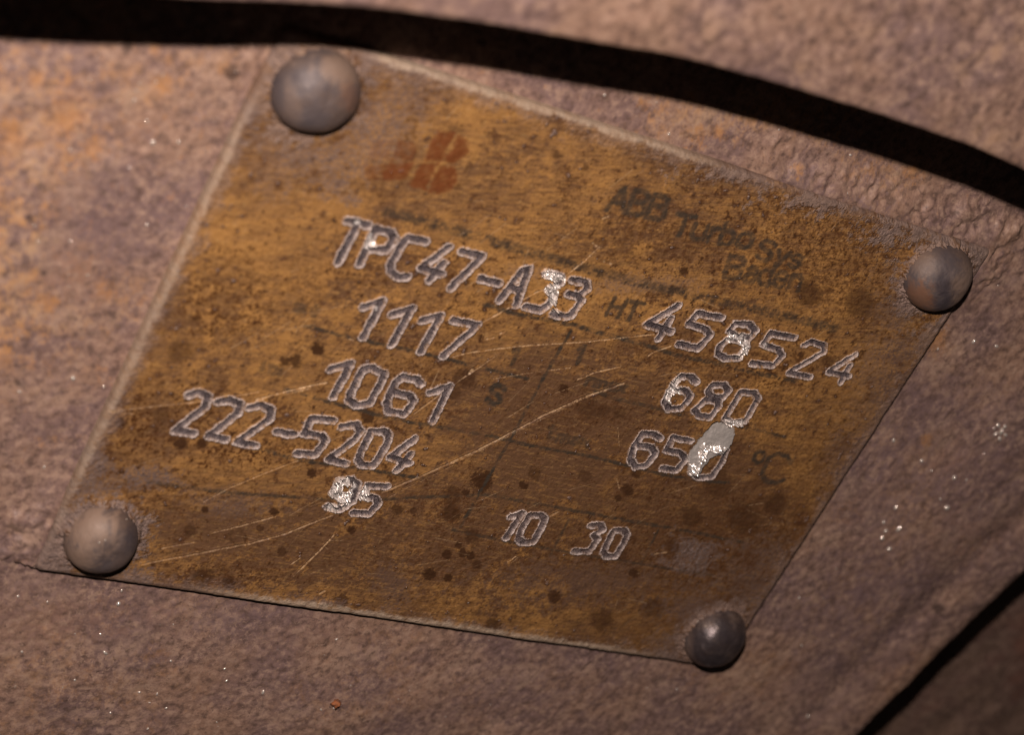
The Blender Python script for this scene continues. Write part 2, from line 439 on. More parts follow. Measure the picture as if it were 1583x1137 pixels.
flange = mesh_np('curved_flange', G.reshape(-1, 3), grid_quads(G.shape[1], G.shape[0])[:, ::-1], M_FLANGE)
tag(flange, 'smooth curved brown flange rim across the top, casting a black band of shadow', 'flange')

# ------------------------------------------------------------------ LOWER HOUSING beyond the casing edge
gx = np.linspace(-1.6, 2.6, 240); gt = np.linspace(-2.6, .35, 170)
Sg2, Tg2 = np.meshgrid(gx, gt)
X2 = O[0] + Sg2 * ed[0] + Tg2 * en[0]; Y2 = O[1] + Sg2 * ed[1] + Tg2 * en[1]
Z2 = -.275 + .006 * noise(X2, Y2, .4, 51, 2.8, 3)
lower = mesh_np('lower_housing', np.stack([X2, Y2, Z2], -1).reshape(-1, 3), grid_quads(240, 170), M_HOUSE)
tag(lower, 'dim dark brown housing below the casing edge in the lower right corner', 'housing')

# ------------------------------------------------------------------ THE NAMEPLATE
def zz_(off, sc, *pts): return [(off[0] + sc * x, off[1] + sc * y) for x, y in pts]
A2 = ((480, 320), .29059); A4 = ((240, 440), .33419); A5 = ((720, 480), .39166); A6 = ((960, 440), .25268); A7 = ((740, 740), .27795)
GROUPS = [
 ('TPC47-A33', 1.0, [
  zz_(*A2, (195, 72), (310, 100)), zz_(*A2, (255, 88), (145, 295)),
  zz_(*A2, (262, 308), (345, 118), (430, 138), (447, 168), (405, 232), (300, 222)),
  zz_(*A2, (612, 185), (522, 165), (495, 185), (428, 305), (430, 345), (465, 375), (515, 372)),
  zz_(*A2, (735, 215), (590, 325), (698, 358)), zz_(*A2, (705, 300), (632, 392)),
  zz_(*A2, (805, 235), (912, 262), (745, 432)), zz_(*A2, (905, 378), (1000, 405)),
  zz_(*A2, (1005, 497), (1128, 335), (1160, 325), (1092, 522)), zz_(*A2, (1062, 428), (1122, 445)),
  zz_(*A2, (1252, 352), (1328, 372), (1330, 402), (1268, 438), (1292, 468), (1272, 512), (1225, 548), (1145, 530)),
  zz_(*A2, (1390, 385), (1468, 402), (1470, 435), (1425, 472), (1372, 460)), zz_(*A2, (1425, 472), (1440, 500), (1385, 575), (1350, 585), (1290, 567))]),
 ('1117', 1.0, [
  zz_(*A2, (282, 535), (382, 502), (282, 695)), zz_(*A2, (432, 575), (540, 540), (432, 732)),
  zz_(*A2, (590, 605), (690, 578), (585, 772)), zz_(*A2, (758, 600), (888, 628), (705, 792))]),
 ('1061', 1.0, [
  zz_(*A4, (812, 393), (905, 365), (822, 520)),
  zz_(*A4, (958, 395), (1002, 385), (1058, 415), (1050, 445), (990, 552), (930, 560), (895, 535), (905, 500), (958, 395)),
  zz_(*A4, (1230, 462), (1208, 438), (1145, 427), (1112, 452), (1068, 545), (1080, 590), (1150, 600), (1195, 545), (1180, 515), (1105, 500)),
  zz_(*A4, (1272, 500), (1362, 472), (1282, 632))]),
 ('222-5204', 1.0, [
  zz_(*A4, (155, 512), (200, 500), (243, 520), (232, 565), (90, 678), (178, 692)),
  zz_(*A4, (290, 545), (340, 533), (392, 553), (382, 595), (248, 700), (325, 716)),
  zz_(*A4, (435, 570), (490, 557), (538, 582), (528, 622), (378, 728), (462, 746)),
  zz_(*A4, (560, 680), (642, 695)),
  zz_(*A4, (822, 630), (722, 620), (690, 690), (770, 700), (788, 722), (740, 788), (655, 780)),
  zz_(*A4, (862, 658), (928, 648), (948, 680), (925, 715), (802, 808), (880, 830)),
  zz_(*A4, (1000, 680), (1058, 680), (1083, 702), (1068, 742), (1010, 838), (955, 836), (937, 812), (950, 775), (1000, 680)),
  zz_(*A4, (1200, 715), (1085, 800), (1172, 826)), zz_(*A4, (1180, 785), (1115, 862))]),
 ('95', 1.0, [
  zz_(*A4, (935, 925), (910, 975), (860, 985), (825, 960), (850, 912), (905, 903), (935, 925), (912, 1000), (860, 1040), (795, 1028)),
  zz_(*A4, (1070, 935), (982, 930), (958, 978), (1020, 990), (1030, 1015), (990, 1060), (915, 1055))]),
 ('458524', 1.0, [
  zz_(*A6, (350, 130), (155, 245), (308, 288)), zz_(*A6, (302, 212), (230, 330)),
  zz_(*A6, (615, 205), (468, 175), (415, 242), (520, 275), (545, 312), (470, 393), (352, 365)),
  zz_(*A6, (698, 242), (785, 245), (820, 282), (785, 325), (700, 318), (665, 285), (698, 242)),
  zz_(*A6, (665, 325), (765, 352), (765, 395), (720, 448), (640, 452), (593, 425), (603, 378), (665, 325)),
  zz_(*A6, (1060, 325), (912, 295), (868, 365), (968, 400), (985, 440), (930, 497), (800, 480)),
  zz_(*A6, (1118, 370), (1160, 347), (1242, 375), (1240, 412), (1025, 540), (1155, 568)),
  zz_(*A6, (1430, 430), (1270, 535), (1395, 562)), zz_(*A6, (1400, 495), (1342, 598))]),
 ('680', 1.0, [
  zz_(*A5, (910, 285), (888, 262), (850, 260), (822, 288), (785, 358), (800, 390), (850, 386), (885, 342), (868, 318), (818, 310)),
  zz_(*A5, (975, 295), (1020, 294), (1038, 318), (1015, 343), (968, 342), (955, 318), (975, 295)),
  zz_(*A5, (945, 352), (998, 358), (995, 385), (962, 422), (918, 415), (902, 392), (945, 352)),
  zz_(*A5, (1085, 322), (1138, 326), (1153, 350), (1102, 438), (1045, 443), (1022, 425), (1085, 322))]),
 ('650', 1.0, [
  zz_(*A5, (768, 508), (745, 490), (698, 487), (662, 540), (648, 590), (670, 617), (710, 612), (748, 565), (733, 540), (685, 535)),
  zz_(*A5, (885, 515), (818, 502), (790, 553), (850, 565), (868, 590), (830, 633), (775, 625)),
  zz_(*A5, (950, 532), (1003, 535), (1028, 555), (1010, 600), (970, 658), (918, 660), (890, 635), (910, 590), (950, 532))]),
 ('10', .85, [
  zz_(*A7, (178, 212), (240, 196), (152, 328)),
  zz_(*A7, (280, 207), (345, 205), (367, 227), (350, 270), (302, 352), (245, 358), (218, 335), (232, 290), (280, 207))]),
 ('30', .85, [
  zz_(*A7, (622, 262), (678, 260), (690, 290), (640, 315), (660, 342), (612, 408), (530, 402)),
  zz_(*A7, (752, 290), (808, 290), (826, 318), (800, 370), (760, 435), (712, 436), (692, 412), (710, 370), (752, 290))]),
 ('worn', .08, [
  zz_(*A7, (1120, 350), (1180, 345), (1195, 372), (1090, 490), (1160, 498)),
  zz_(*A7, (1245, 375), (1300, 380), (1312, 402), (1265, 480), (1215, 500), (1195, 475), (1245, 375))]),
]
GLABEL = {'TPC47-A33': 'punched letters and digits of the top row with one gleaming 3', '458524': '458524 punched at the right of the top row', '1117': '1117 punched', '1061': '1061 punched',
          '222-5204': '222-5204 punched', '95': '95 punched and scraped shiny', '680': '680 punched', '650': '650 punched, its zero half scraped bright', '10': '10 lightly punched',
          '30': '30 lightly punched', 'worn': 'worn pair of digits almost rubbed away'}

STEP = .00125
ax_ = np.linspace(-HX, HX, int(ASP / STEP) + 1); ay_ = np.linspace(-HY, HY, int(1 / STEP) + 1)
X, Y = np.meshgrid(ax_, ay_); NY, NX = X.shape
px = proj(np.stack([X, Y, 0 * X], -1).reshape(-1, 3)).reshape(NY, NX, 2); PX, PY = px[..., 0], px[..., 1]
n_lo = noise(X, Y, .55, 61, 2.6, 3); n_md = noise(X, Y, .9, 62, 2.2, 8); n_hi = noise(X, Y, 1.3, 63, 3.0, 24); n_xf = noise(X, Y, 1.7, 64, 2.8, 50)
n_wob = noise(X, Y, 1.4, 65, 2.2, 18)
# streaks left by wiping: along the picture-horizontal grain of the upper part
ang = .24
n_str = noise((X * math.cos(ang) + Y * math.sin(ang)) * .12, (-X * math.sin(ang) + Y * math.cos(ang)), 1.2, 66, 2.0, 14)
fill = np.zeros_like(X); rim = np.zeros_like(X); shine = np.zeros_like(X); Zp = np.zeros_like(X)
part = np.zeros(X.shape, np.int16); part_names = [None]

def bbox(poly, pad):
    p = np.asarray(poly)
    i0 = np.searchsorted(ax_, p[:, 0].min() - pad); i1 = np.searchsorted(ax_, p[:, 0].max() + pad)
    j0 = np.searchsorted(ay_, p[:, 1].min() - pad); j1 = np.searchsorted(ay_, p[:, 1].max() + pad)
    return slice(max(j0, 0), j1), slice(max(i0, 0), i1)

DL = np.full(X.shape, 9.0); AMP = np.zeros_like(X)
for gname, amp, strokes in GROUPS:
    part_names.append(('stamped_number', GLABEL[gname]))
    pid = len(part_names) - 1
    for st_ in strokes:
        p = pl(st_)
        sl = bbox(p, .03)
        dd = seg_dist(X[sl] , Y[sl], p)
        closer = dd < DL[sl]
        DL[sl] = np.minimum(DL[sl], dd)
        AMP[sl] = np.where(closer, amp, AMP[sl])
        part[sl] = np.where((dd < .0165), pid, part[sl])
wfac = .86 - .14 * sst(.1, .7, X)      # strokes a little finer on the right
jit = .0008 * n_wob + .00022 * n_xf
D = DL / wfac + jit
fill = sst(.0070, .0054, D) * AMP
rim = sst(.0056, .0068, D) * sst(.0112, .0086, D) * np.clip(AMP * (.95 + .35 * n_hi), .2 * AMP, 1)
rim *= .92
Zp -= .0056 * sst(.0078, .0036, D) * AMP
Zp += .0018 * np.exp(-((D - .0085) / .0020) ** 2) * AMP
Zp += fill * .0005 * n_hi

def pb(p, rx, ry=None): return blob_xy(p, rx, ry, X, Y)
# scraped metal on the digits, its pale colour and tilt put in for glints
gl = np.zeros_like(X)
for p, rx, ry, w in [((855, 432), 15, 22, 1), ((846, 447), 10, 9, 1), ((858, 470), 9, 14, .8), ((571, 378), 9, 9, 1), ((553, 347), 6, 4, .7), ((1150, 535), 9, 16, .9), ((1133, 522), 10, 6, .9), ((1147, 551), 10, 6, .8),
                     ((1043, 603), 8, 16, .8), ((1036, 612), 8, 10, .7), ((528, 760), 18, 24, 1.0), ((562, 768), 10, 12, .75), ((520, 780), 16, 8, .7), ((1132, 657), 20, 7, .9), ((583, 480), 4, 4, .6),
                     ((1085, 705), 8, 24, 1), ((1108, 693), 14, 6, .8), ((1184, 535), 4, 4, .6), ((1077, 683), 5, 5, .8), ((725, 470), 3, 3, .4), ((1046, 590), 6, 6, .5), ((1072, 728), 7, 10, 1), ((560, 733), 6, 4, .5)]:
    gl = np.maximum(gl, w * sst(1.35, .45, pb(p, rx, ry) + .25 * n_hi))
gl *= sst(.0125, .0085, D)
shine = np.maximum(shine, gl * np.clip(.92 + .2 * n_xf, 0, 1))
u_ = (X * .78 - Y * .62) + .0040 * n_md
Zp += gl * (1.10 * (np.mod(u_, .020) - .010) + .0002 * n_hi)
# the scraped facet on the last digit of 650
fac_poly = pl([(1104, 655), (1120, 654), (1134, 662), (1134, 674), (1130, 683), (1122, 692), (1115, 698), (1100, 703), (1088, 714), (1080, 727), (1072, 735), (1065, 727), (1064, 709), (1069, 697), (1082, 680), (1092, 667), (1104, 655)])
def inside(poly):
    r_ = np.zeros(X.shape, bool); q = poly
    for (x0, y0), (x1, y1) in zip(q[:-1], q[1:]):
        cnd = ((y0 > Y) != (y1 > Y)) & (X < (x1 - x0) * (Y - y0) / (y1 - y0 + 1e-12) + x0)
        r_ ^= cnd
    return r_
def signed(poly):
    sl = bbox(poly, .04); dd = np.full(X.shape, 9.0); dd[sl] = seg_dist(X[sl], Y[sl], poly)
    ins = np.zeros(X.shape, bool); ins[:] = inside(poly)
    return np.where(ins, -dd, dd)
fd = signed(fac_poly) + .0012 * n_wob
facet = sst(.003, -.002, fd)
in_digit = sst(.0125, .009, D)
shine = np.maximum(shine, facet * .88)
Zp *= 1 - .75 * facet; fill *= 1 - .55 * facet; rim *= 1 - .3 * facet
c0 = pl([(1105, 685)])[0]
fu = np.clip((X - c0[0]) * .78 - (Y - c0[1]) * .62, -.05, .05)
Zp += facet * (.0035 + .26 * fu - 2.0 * fu ** 2) + facet * .00015 * n_hi + facet * gl * .85 * 1.10 * (np.mod(u_, .020) - .010)
part_names.append(('scraped_facet', 'bright bare metal scrape over the last zero'))
part = np.where((fd < .003) & (D > .0165), len(part_names) - 1, part)

# printed marks ------------------------------------------------------------
prt = np.zeros_like(X)
FONT = {
 'A': [[(0, 0), (.38, 1), (.72, 0)], [(.14, .36), (.6, .36)]],
 'B': [[(0, 0), (0, 1), (.45, 1), (.62, .88), (.62, .66), (.45, .54), (0, .54)], [(.45, .54), (.66, .4), (.66, .14), (.48, 0), (0, 0)]],
 'T': [[(0, 1), (.7, 1)], [(.35, 1), (.35, 0)]], 'H': [[(0, 0), (0, 1)], [(.6, 0), (.6, 1)], [(0, .5), (.6, .5)]],
 'S': [[(.6, .86), (.45, 1), (.15, 1), (0, .84), (.05, .62), (.55, .42), (.6, .16), (.45, 0), (.15, 0), (0, .14)]],
 'C': [[(.62, .82), (.45, 1), (.18, 1), (0, .8), (0, .2), (.18, 0), (.45, 0), (.62, .18)]],
 'u': [[(0, .68), (0, .14), (.14, 0), (.34, 0), (.48, .14)], [(.48, .68), (.48, 0)]],
 'r': [[(0, 0), (0, .68)], [(0, .48), (.16, .68), (.34, .66)]],
 'b': [[(0, 1), (0, 0), (.32, 0), (.48, .16), (.48, .5), (.32, .66), (0, .6)]],
 'o': [[(.15, 0), (.36, 0), (.5, .16), (.5, .5), (.36, .68), (.15, .68), (0, .5), (0, .16), (.15, 0)]],
 'y': [[(0, .68), (.24, .02)], [(.48, .68), (.12, -.28)]],
 's': [[(.42, .58), (.3, .68), (.1, .68), (0, .54), (.08, .4), (.36, .3), (.44, .14), (.32, 0), (.1, 0), (0, .1)]],
 't': [[(.16, .95), (.16, .1), (.26, 0), (.38, 0)], [(0, .68), (.36, .68)]],
 'a': [[(.05, .6), (.18, .68), (.36, .66), (.44, .54), (.44, 0)], [(.44, .4), (.14, .38), (0, .24), (0, .1), (.12, 0), (.3, 0), (.44, .12)]],
 'd': [[(.48, 1), (.48, 0), (.16, 0), (0, .16), (0, .5), (.16, .66), (.48, .6)]],
 'e': [[(.02, .36), (.48, .36), (.46, .54), (.34, .68), (.14, .68), (0, .5), (0, .16), (.14, 0), (.34, 0), (.46, .1)]],
 'n': [[(0, 0), (0, .68)], [(0, .5), (.18, .68), (.36, .66), (.46, .52), (.46, 0)]],
 'm': [[(0, 0), (0, .68)], [(0, .52), (.14, .68), (.3, .62), (.34, .5), (.34, 0)], [(.34, .52), (.48, .68), (.64, .62), (.68, .5), (.68, 0)]],
 'x': [[(0, .66), (.44, 0)], [(.44, .66), (0, 0)]], '1': [[(0, .75), (.25, 1), (.25, 0)]], '/': [[(0, -.1), (.4, 1.05)]],
}
ADV = dict(A=.86, B=.84, T=.78, H=.8, S=.78, C=.8, u=.66, r=.42, b=.66, o=.68, y=.6, s=.6, t=.48, a=.62, d=.66, e=.66, n=.64, m=.88, x=.6)
ADV.update({'1': .5, '/': .5, ' ': .4})
def text(s, p0, p1, upv, w, strength, pad=.012, worn=.0):
    """stroke lettering from baseline point p0 to p1 with cap-height vector upv; marks prt, returns mask"""
    total = sum(ADV[ch] for ch in s); msk = np.zeros(X.shape, bool)
    b0 = np.array(p0, float); bx = (np.array(p1, float) - b0) / total; uv = np.array(upv, float); cur = 0.0
    for ch in s:
        for st_ in FONT.get(ch, []):
            p = pl([b0 + bx * (cur + x * 1.0) + uv * y for x, y in st_])
            sl = bbox(p, .03); dd = seg_dist(X[sl], Y[sl], p) + .0008 * n_wob[sl]
            v = strength * sst(w * 1.5, w * .5, dd) * np.clip(1 + .7 * worn * n_hi[sl], .5, 1.15)
            prt[sl] = np.maximum(prt[sl], v); msk[sl] |= dd < pad
        cur += ADV[ch]
    return msk
def add_part(name, label, msk):
    part_names.append((name, label))
    part[:] = np.where(msk & (part == 0), len(part_names) - 1, part)
m1 = text('ABB', (938, 322), (1030, 342), (13, -34), .0054, .8, worn=.2)
m1 |= text('Turbo', (1036, 362), (1165, 386), (12, -31), .0048, .85, worn=.2)
m1 |= text('Sys', (1168, 398), (1240, 416), (11, -27), .0046, .75, worn=.2)
add_part('printed_lettering', 'faded grey maker name along the upper right', m1)
m2 = text('Baden', (1118, 428), (1240, 450), (12, -32), .0048, .72, worn=.2)
add_part('printed_lettering', 'faded grey town name under the maker name', m2)
add_part('printed_caption', None, text('HT', (937, 487), (985, 497), (14, -26), .0044, .85, worn=.0))
CAPS = [[('n', (905, 596), (925, 600), (7, -16), .004, .65), ('max', (918, 598), (968, 608), (6, -15), .004, .65)],
        [('t', (845, 676), (858, 679), (6, -18), .004, .5), ('max', (860, 682), (912, 692), (6, -15), .004, .55)],
        [('1', (786, 562), (798, 565), (10, -24), .0045, .7)], [('s', (752, 622), (778, 628), (16, -40), .0055, .9)], [('1', (886, 562), (898, 565), (12, -28), .0045, .7)],
        [('o', (1164, 714), (1183, 718), (8, -24), .0046, .8), ('C', (1174, 742), (1218, 752), (18, -42), .0052, .8)],
        [('s', (455, 480), (475, 485), (6, -14), .004, .5), ('t', (478, 486), (490, 489), (6, -14), .004, .5)],
        [('n', (405, 572), (422, 576), (6, -16), .0045, .45), ('x', (422, 578), (436, 581), (6, -14), .0045, .45)]]
for cap in CAPS:
    mk = np.zeros(X.shape, bool)
    for args in cap: mk |= text(*args, worn=.35)
    add_part('printed_caption', None, mk)

LINES = [([(600, 328), (643, 339), (724, 362), (800, 384), (869, 404), (940, 425), (1035, 449), (1146, 473), (1217, 489), (1290, 508)], .0090, .50),
         ([(750, 471), (800, 486), (886, 502), (938, 518), (1000, 534), (1043, 549), (1112, 563), (1160, 575), (1230, 590)], .0042, .6),
         ([(470, 503), (544, 523), (623, 540), (690, 555), (749, 570), (815, 586)], .0036, .6),
         ([(920, 606), (961, 619), (1023, 634), (1060, 644)], .0042, .5), ([(1140, 660), (1183, 668), (1220, 678)], .0032, .5),
         ([(440, 602), (520, 625), (594, 645), (634, 653), (680, 661), (760, 675), (820, 690), (910, 706), (974, 721), (1030, 735), (1090, 745), (1126, 747)], .0036, .6),
         ([(300, 670), (424, 701), (474, 714), (574, 727), (654, 741)], .0036, .6),
         ([(230, 745), (350, 762), (500, 772), (600, 772), (690, 768), (757, 766), (873, 787), (976, 807), (1068, 823), (1150, 840)], .0036, .55),
         ([(700, 820), (740, 829), (884, 855), (990, 873), (1101, 890)], .003, .5),
         ([(883, 511), (845, 577), (799, 662), (775, 705), (720, 800)], .0034, .65), ([(879, 804), (850, 860)], .003, .45), ([(1018, 820), (992, 870)], .003, .5), ([(735, 780), (712, 815)], .003, .4)]
ml = np.zeros(X.shape, bool)
for pts, w, stg in LINES:
    p = pl(pts); sl = bbox(p, .02)
    dd = seg_dist(X[sl], Y[sl], p) + .0007 * n_wob[sl]
    v = 1.4 * stg * sst(w * 1.5, w * .45, dd) * np.clip(.8 + .35 * n_md[sl] + .2 * n_hi[sl], 0, 1.1)
    prt[sl] = np.maximum(prt[sl], v); ml[sl] |= dd < w * 1.6
add_part('printed_ruling', 'thin dark printed ruling of the data table', ml)

# red maker's emblem: divided blocks, the left half almost worn off
A3 = ((560, 180), .25268)
red = np.zeros_like(X); me_ = np.zeros(X.shape, bool)
for pts, wgt in [([(455, 92), (568, 100), (522, 190), (500, 272), (375, 270)], 1), ([(590, 115), (640, 148), (655, 205), (615, 262), (560, 285), (498, 272), (545, 205)], 1),
                 ([(368, 290), (468, 282), (428, 350), (392, 455), (278, 415)], 1), ([(480, 300), (560, 300), (588, 345), (578, 410), (535, 455), (470, 472), (405, 458), (440, 360)], 1),
                 ([(170, 290), (318, 278), (268, 378), (130, 398), (115, 345)], .95), ([(215, 140), (345, 175), (310, 268), (180, 268)], .55), ([(10, 290), (150, 295), (108, 395), (20, 380)], .5), ([(60, 160), (190, 150), (165, 265), (30, 262)], .32)]:
    q = pl(zz_(*A3, *(pts + [pts[0]]))); sd = signed(q) + .0016 * n_wob
    red = np.maximum(red, wgt * sst(.003, -.003, sd) * np.clip(.95 + (.1 + .5 * (1 - wgt)) * n_hi, 0, 1)); me_ |= sd < .004
add_part('emblem', 'worn rust-red block-letter emblem', me_)
red = np.clip(red * .92, 0, 1)

# stains -------------------------------------------------------------------
spot = np.zeros_like(X); grey = np.zeros_like(X); drk = np.zeros_like(X); dirt = np.zeros_like(X); bare = np.zeros_like(X); yel = np.zeros_like(X)
for x_, y_, r_, w in [(278, 545, 17, .4), (439, 559, 7, .65), (457, 559, 9, .65), (491, 540, 9, .8), (569, 644, 10, .7), (280, 687, 9, .8), (312, 686, 7, .7), (482, 732, 7, .8), (745, 744, 15, .75),
                      (698, 767, 13, .45), (720, 762, 5, .7), (614, 789, 8, .6), (639, 791, 5, .5), (698, 794, 12, .6), (424, 791, 6, .8), (317, 788, 5, .7), (543, 820, 6, .8), (294, 822, 9, .45),
                      (435, 854, 6, .5), (186, 655, 7, .8), (354, 901, 9, .7), (315, 893, 13, .5), (691, 858, 7, .9), (715, 856, 6, .9), (728, 859, 6, .9), (737, 874, 7, .6), (664, 889, 9, .9),
                      (693, 894, 6, .8), (709, 844, 5, .7), (730, 829, 11, .55), (528, 930, 10, .55), (857, 923, 9, .7), (762, 968, 11, .6), (981, 887, 7, .7), (436, 854, 7, .5),
                      (969, 758, 8, .7), (956, 770, 5, .6), (983, 732, 7, .6), (809, 752, 6, .8), (827, 732, 9, .45), (904, 736, 9, .4), (910, 633, 14, .4), (932, 636, 10, .4), (957, 638, 9, .4),
                      (872, 602, 7, .9), (719, 585, 16, .5), (697, 605, 14, .5), (1058, 420, 6, .7), (861, 240, 6, .5), (905, 258, 5, .5), (402, 818, 5, .6), (250, 640, 10, .4), (1200, 780, 16, .5),
                      (1150, 800, 22, .45), (1070, 800, 14, .5), (960, 860, 10, .4), (1040, 845, 10, .4), (1280, 560, 8, .4), (1250, 455, 16, .5), (1330, 470, 20, .45), (1110, 750, 20, .4), (930, 960, 16, .5), (1010, 940, 14, .4)]:
    spot = np.maximum(spot, min(.95, 1.3 * w) * sst(1.25, .78, pb((x_, y_), r_ * 1.08) + .15 * n_hi + .1 * n_xf))
for x_, y_, r_, w in [(368, 832, 14, .65), (805, 960, 17, .45), (737, 745, 15, .3)]:
    q = pb((x_, y_), r_); spot = np.maximum(spot, w * np.exp(-((q - .82) / .22) ** 2) * (.8 + .3 * n_hi)); spot = np.maximum(spot, .3 * w * (q < .8))
# pepper specks and brown bloom, thicker on the upper right and round the digits
dens = .02 + 1.0 * sst(700, 1250, PX) * sst(620, 300, PY) + .7 * sst(.06, .012, D) + .5 * sst(420, 180, PX) * sst(480, 640, PY)
spot = np.maximum(spot, .8 * sst(2.0, 2.6, n_hi + .75 * dens))
spot = np.maximum(spot, .7 * sst(1.8, 2.4, n_xf + .6 * dens))
drk = np.clip(.75 * sst(.7, 1.7, n_md * .7 + .6 * n_hi + .6 * dens - .2), 0, .85)
for p, rx, ry, w in [((340, 440), 80, 40, .55), ((330, 490), 70, 40, .6), ((215, 650), 50, 60, .75), ((290, 650), 60, 40, .6), ((350, 705), 50, 18, .8), ((450, 690), 60, 30, .45), ((690, 420), 40, 20, .55), ((560, 420), 50, 25, .4), ((1400, 620), 30, 70, .7), ((1330, 760), 40, 70, .75), ((1370, 690), 40, 40, .7), ((1290, 440), 60, 40, .4), ((1240, 320), 90, 30, .4), ((1310, 370), 80, 40, .45), ((160, 700), 40, 30, .6), ((1000, 545), 60, 14, .35), ((770, 470), 60, 16, .4), ((1220, 560), 70, 20, .5), ((900, 640), 70, 30, .35), ((1000, 760), 60, 20, .35), ((860, 820), 60, 20, .3), ((1100, 930), 90, 30, .45), ((440, 770), 100, 10, .3), ((250, 760), 60, 30, .4), ((480, 440), 40, 40, .3), ((400, 480), 50, 20, .4), ((1240, 880), 40, 60, .6), ((1190, 940), 40, 40, .6), ((640, 590), 50, 30, .45), ((1170, 570), 60, 20, .55), ((1060, 555), 60, 14, .5), ((690, 790), 50, 30, .5), ((360, 890), 60, 25, .5), ((290, 900), 60, 25, .55), ((690, 930), 80, 40, .3), ((560, 950), 50, 20, .3),
                     ((800, 600), 1, 1, 0), ((1000, 370), 120, 40, .35), ((1280, 400), 120, 60, .35), ((1180, 620), 140, 60, .3), ((860, 880), 260, 60, .35), ((1120, 860), 160, 80, .5), ((1260, 700), 100, 120, .3),
                     ((640, 400), 60, 20, .3), ((700, 500), 60, 30, .35)]:
    drk = np.maximum(drk, min(1.0, w * 1.5) * soft(pb(p, rx, ry), n_md, .55) * sst(-.55, .55, .55 * n_hi + .65 * n_xf + .2 * n_md))
# yellow lacquer tone, brightest on the left and in bands between the rows
yel = .33 + .22 * n_lo * .8 + .12 * n_str
for p, rx, ry, w in [((430, 400), 160, 150, .35), ((520, 600), 220, 110, .3), ((760, 190), 200, 60, .45), ((960, 430), 220, 50, .45), ((1190, 310), 120, 50, .4), ((900, 470), 120, 50, .4), ((1080, 620), 120, 40, .25),
                     ((685, 923), 30, 25, .55), ((560, 940), 80, 25, .3), ((230, 860), 40, 40, .4), ((1010, 450), 60, 50, .3), ((300, 880), 60, 25, .25), ((700, 370), 120, 30, .3), ((1260, 640), 90, 140, .25), ((620, 420), 160, 60, .2)]:
    yel = np.maximum(yel, yel + w * soft(pb(p, rx, ry), n_md, .45) * .9)
for p, rx, ry, w in [((880, 640), 170, 80, .6), ((930, 380), 120, 40, .45), ((450, 850), 200, 60, .7), ((860, 880), 220, 60, .4), ((760, 830), 160, 80, .4), ((900, 740), 150, 60, .35)]:
    yel = yel - w * soft(pb(p, rx, ry), n_md, .45)
yel = np.clip(yel, 0, 1)
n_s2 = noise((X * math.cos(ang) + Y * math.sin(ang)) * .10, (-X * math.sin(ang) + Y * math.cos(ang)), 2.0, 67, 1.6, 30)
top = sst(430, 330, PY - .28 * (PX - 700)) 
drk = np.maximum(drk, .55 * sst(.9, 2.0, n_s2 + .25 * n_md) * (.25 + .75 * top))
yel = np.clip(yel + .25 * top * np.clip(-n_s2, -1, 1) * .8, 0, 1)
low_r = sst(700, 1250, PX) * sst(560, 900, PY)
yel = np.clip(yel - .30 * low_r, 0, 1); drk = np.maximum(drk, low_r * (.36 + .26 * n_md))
# grey-purple scale
for p, rx, ry, w in [((521, 287), 30, 18, .85), ((540, 306), 16, 10, .8), ((648, 169), 15, 20, .7), ((608, 148), 22, 22, .65), ((574, 100), 40, 40, .7), ((501, 250), 70, 40, .8), ((580, 195), 70, 50, .75), ((640, 140), 50, 40, .6), ((420, 260), 40, 40, .4), ((391, 176), 14, 24, .8), ((420, 215), 40, 20, .45),
                     ((600, 215), 50, 40, .35), ((152, 720), 24, 22, .9), ((222, 737), 50, 18, .9), ((150, 755), 40, 18, .8), ((118, 760), 24, 20, .8), ((360, 776), 70, 20, .4), ((205, 895), 30, 20, .85), ((612, 906), 32, 32, .35),
                     ((1330, 900), 1, 1, 0), ((1300, 720), 30, 50, .4), ((1360, 590), 40, 50, .45), ((1340, 660), 30, 60, .35), ((1180, 900), 60, 60, .5), ((1080, 940), 60, 40, .5), ((1050, 1000), 80, 20, .6), ((1390, 470), 40, 60, .4),
                     ((820, 420), 50, 10, .35), ((990, 440), 70, 16, .5), ((1400, 540), 50, 40, .5), ((900, 900), 140, 30, .3), ((1074, 860), 40, 24, 1.0), ((1050, 868), 30, 14, .7), ((960, 300), 30, 20, .1)]:
    grey = np.maximum(grey, w * soft(pb(p, rx, ry), n_md * .6 + .5 * n_hi, .5) * (.35 + .65 * sst(-.5, .5, .5 * n_hi + .8 * n_xf)))
grey = np.maximum(grey, .3 * sst(1.4, 2.5, n_md * .6 + n_hi * .5))
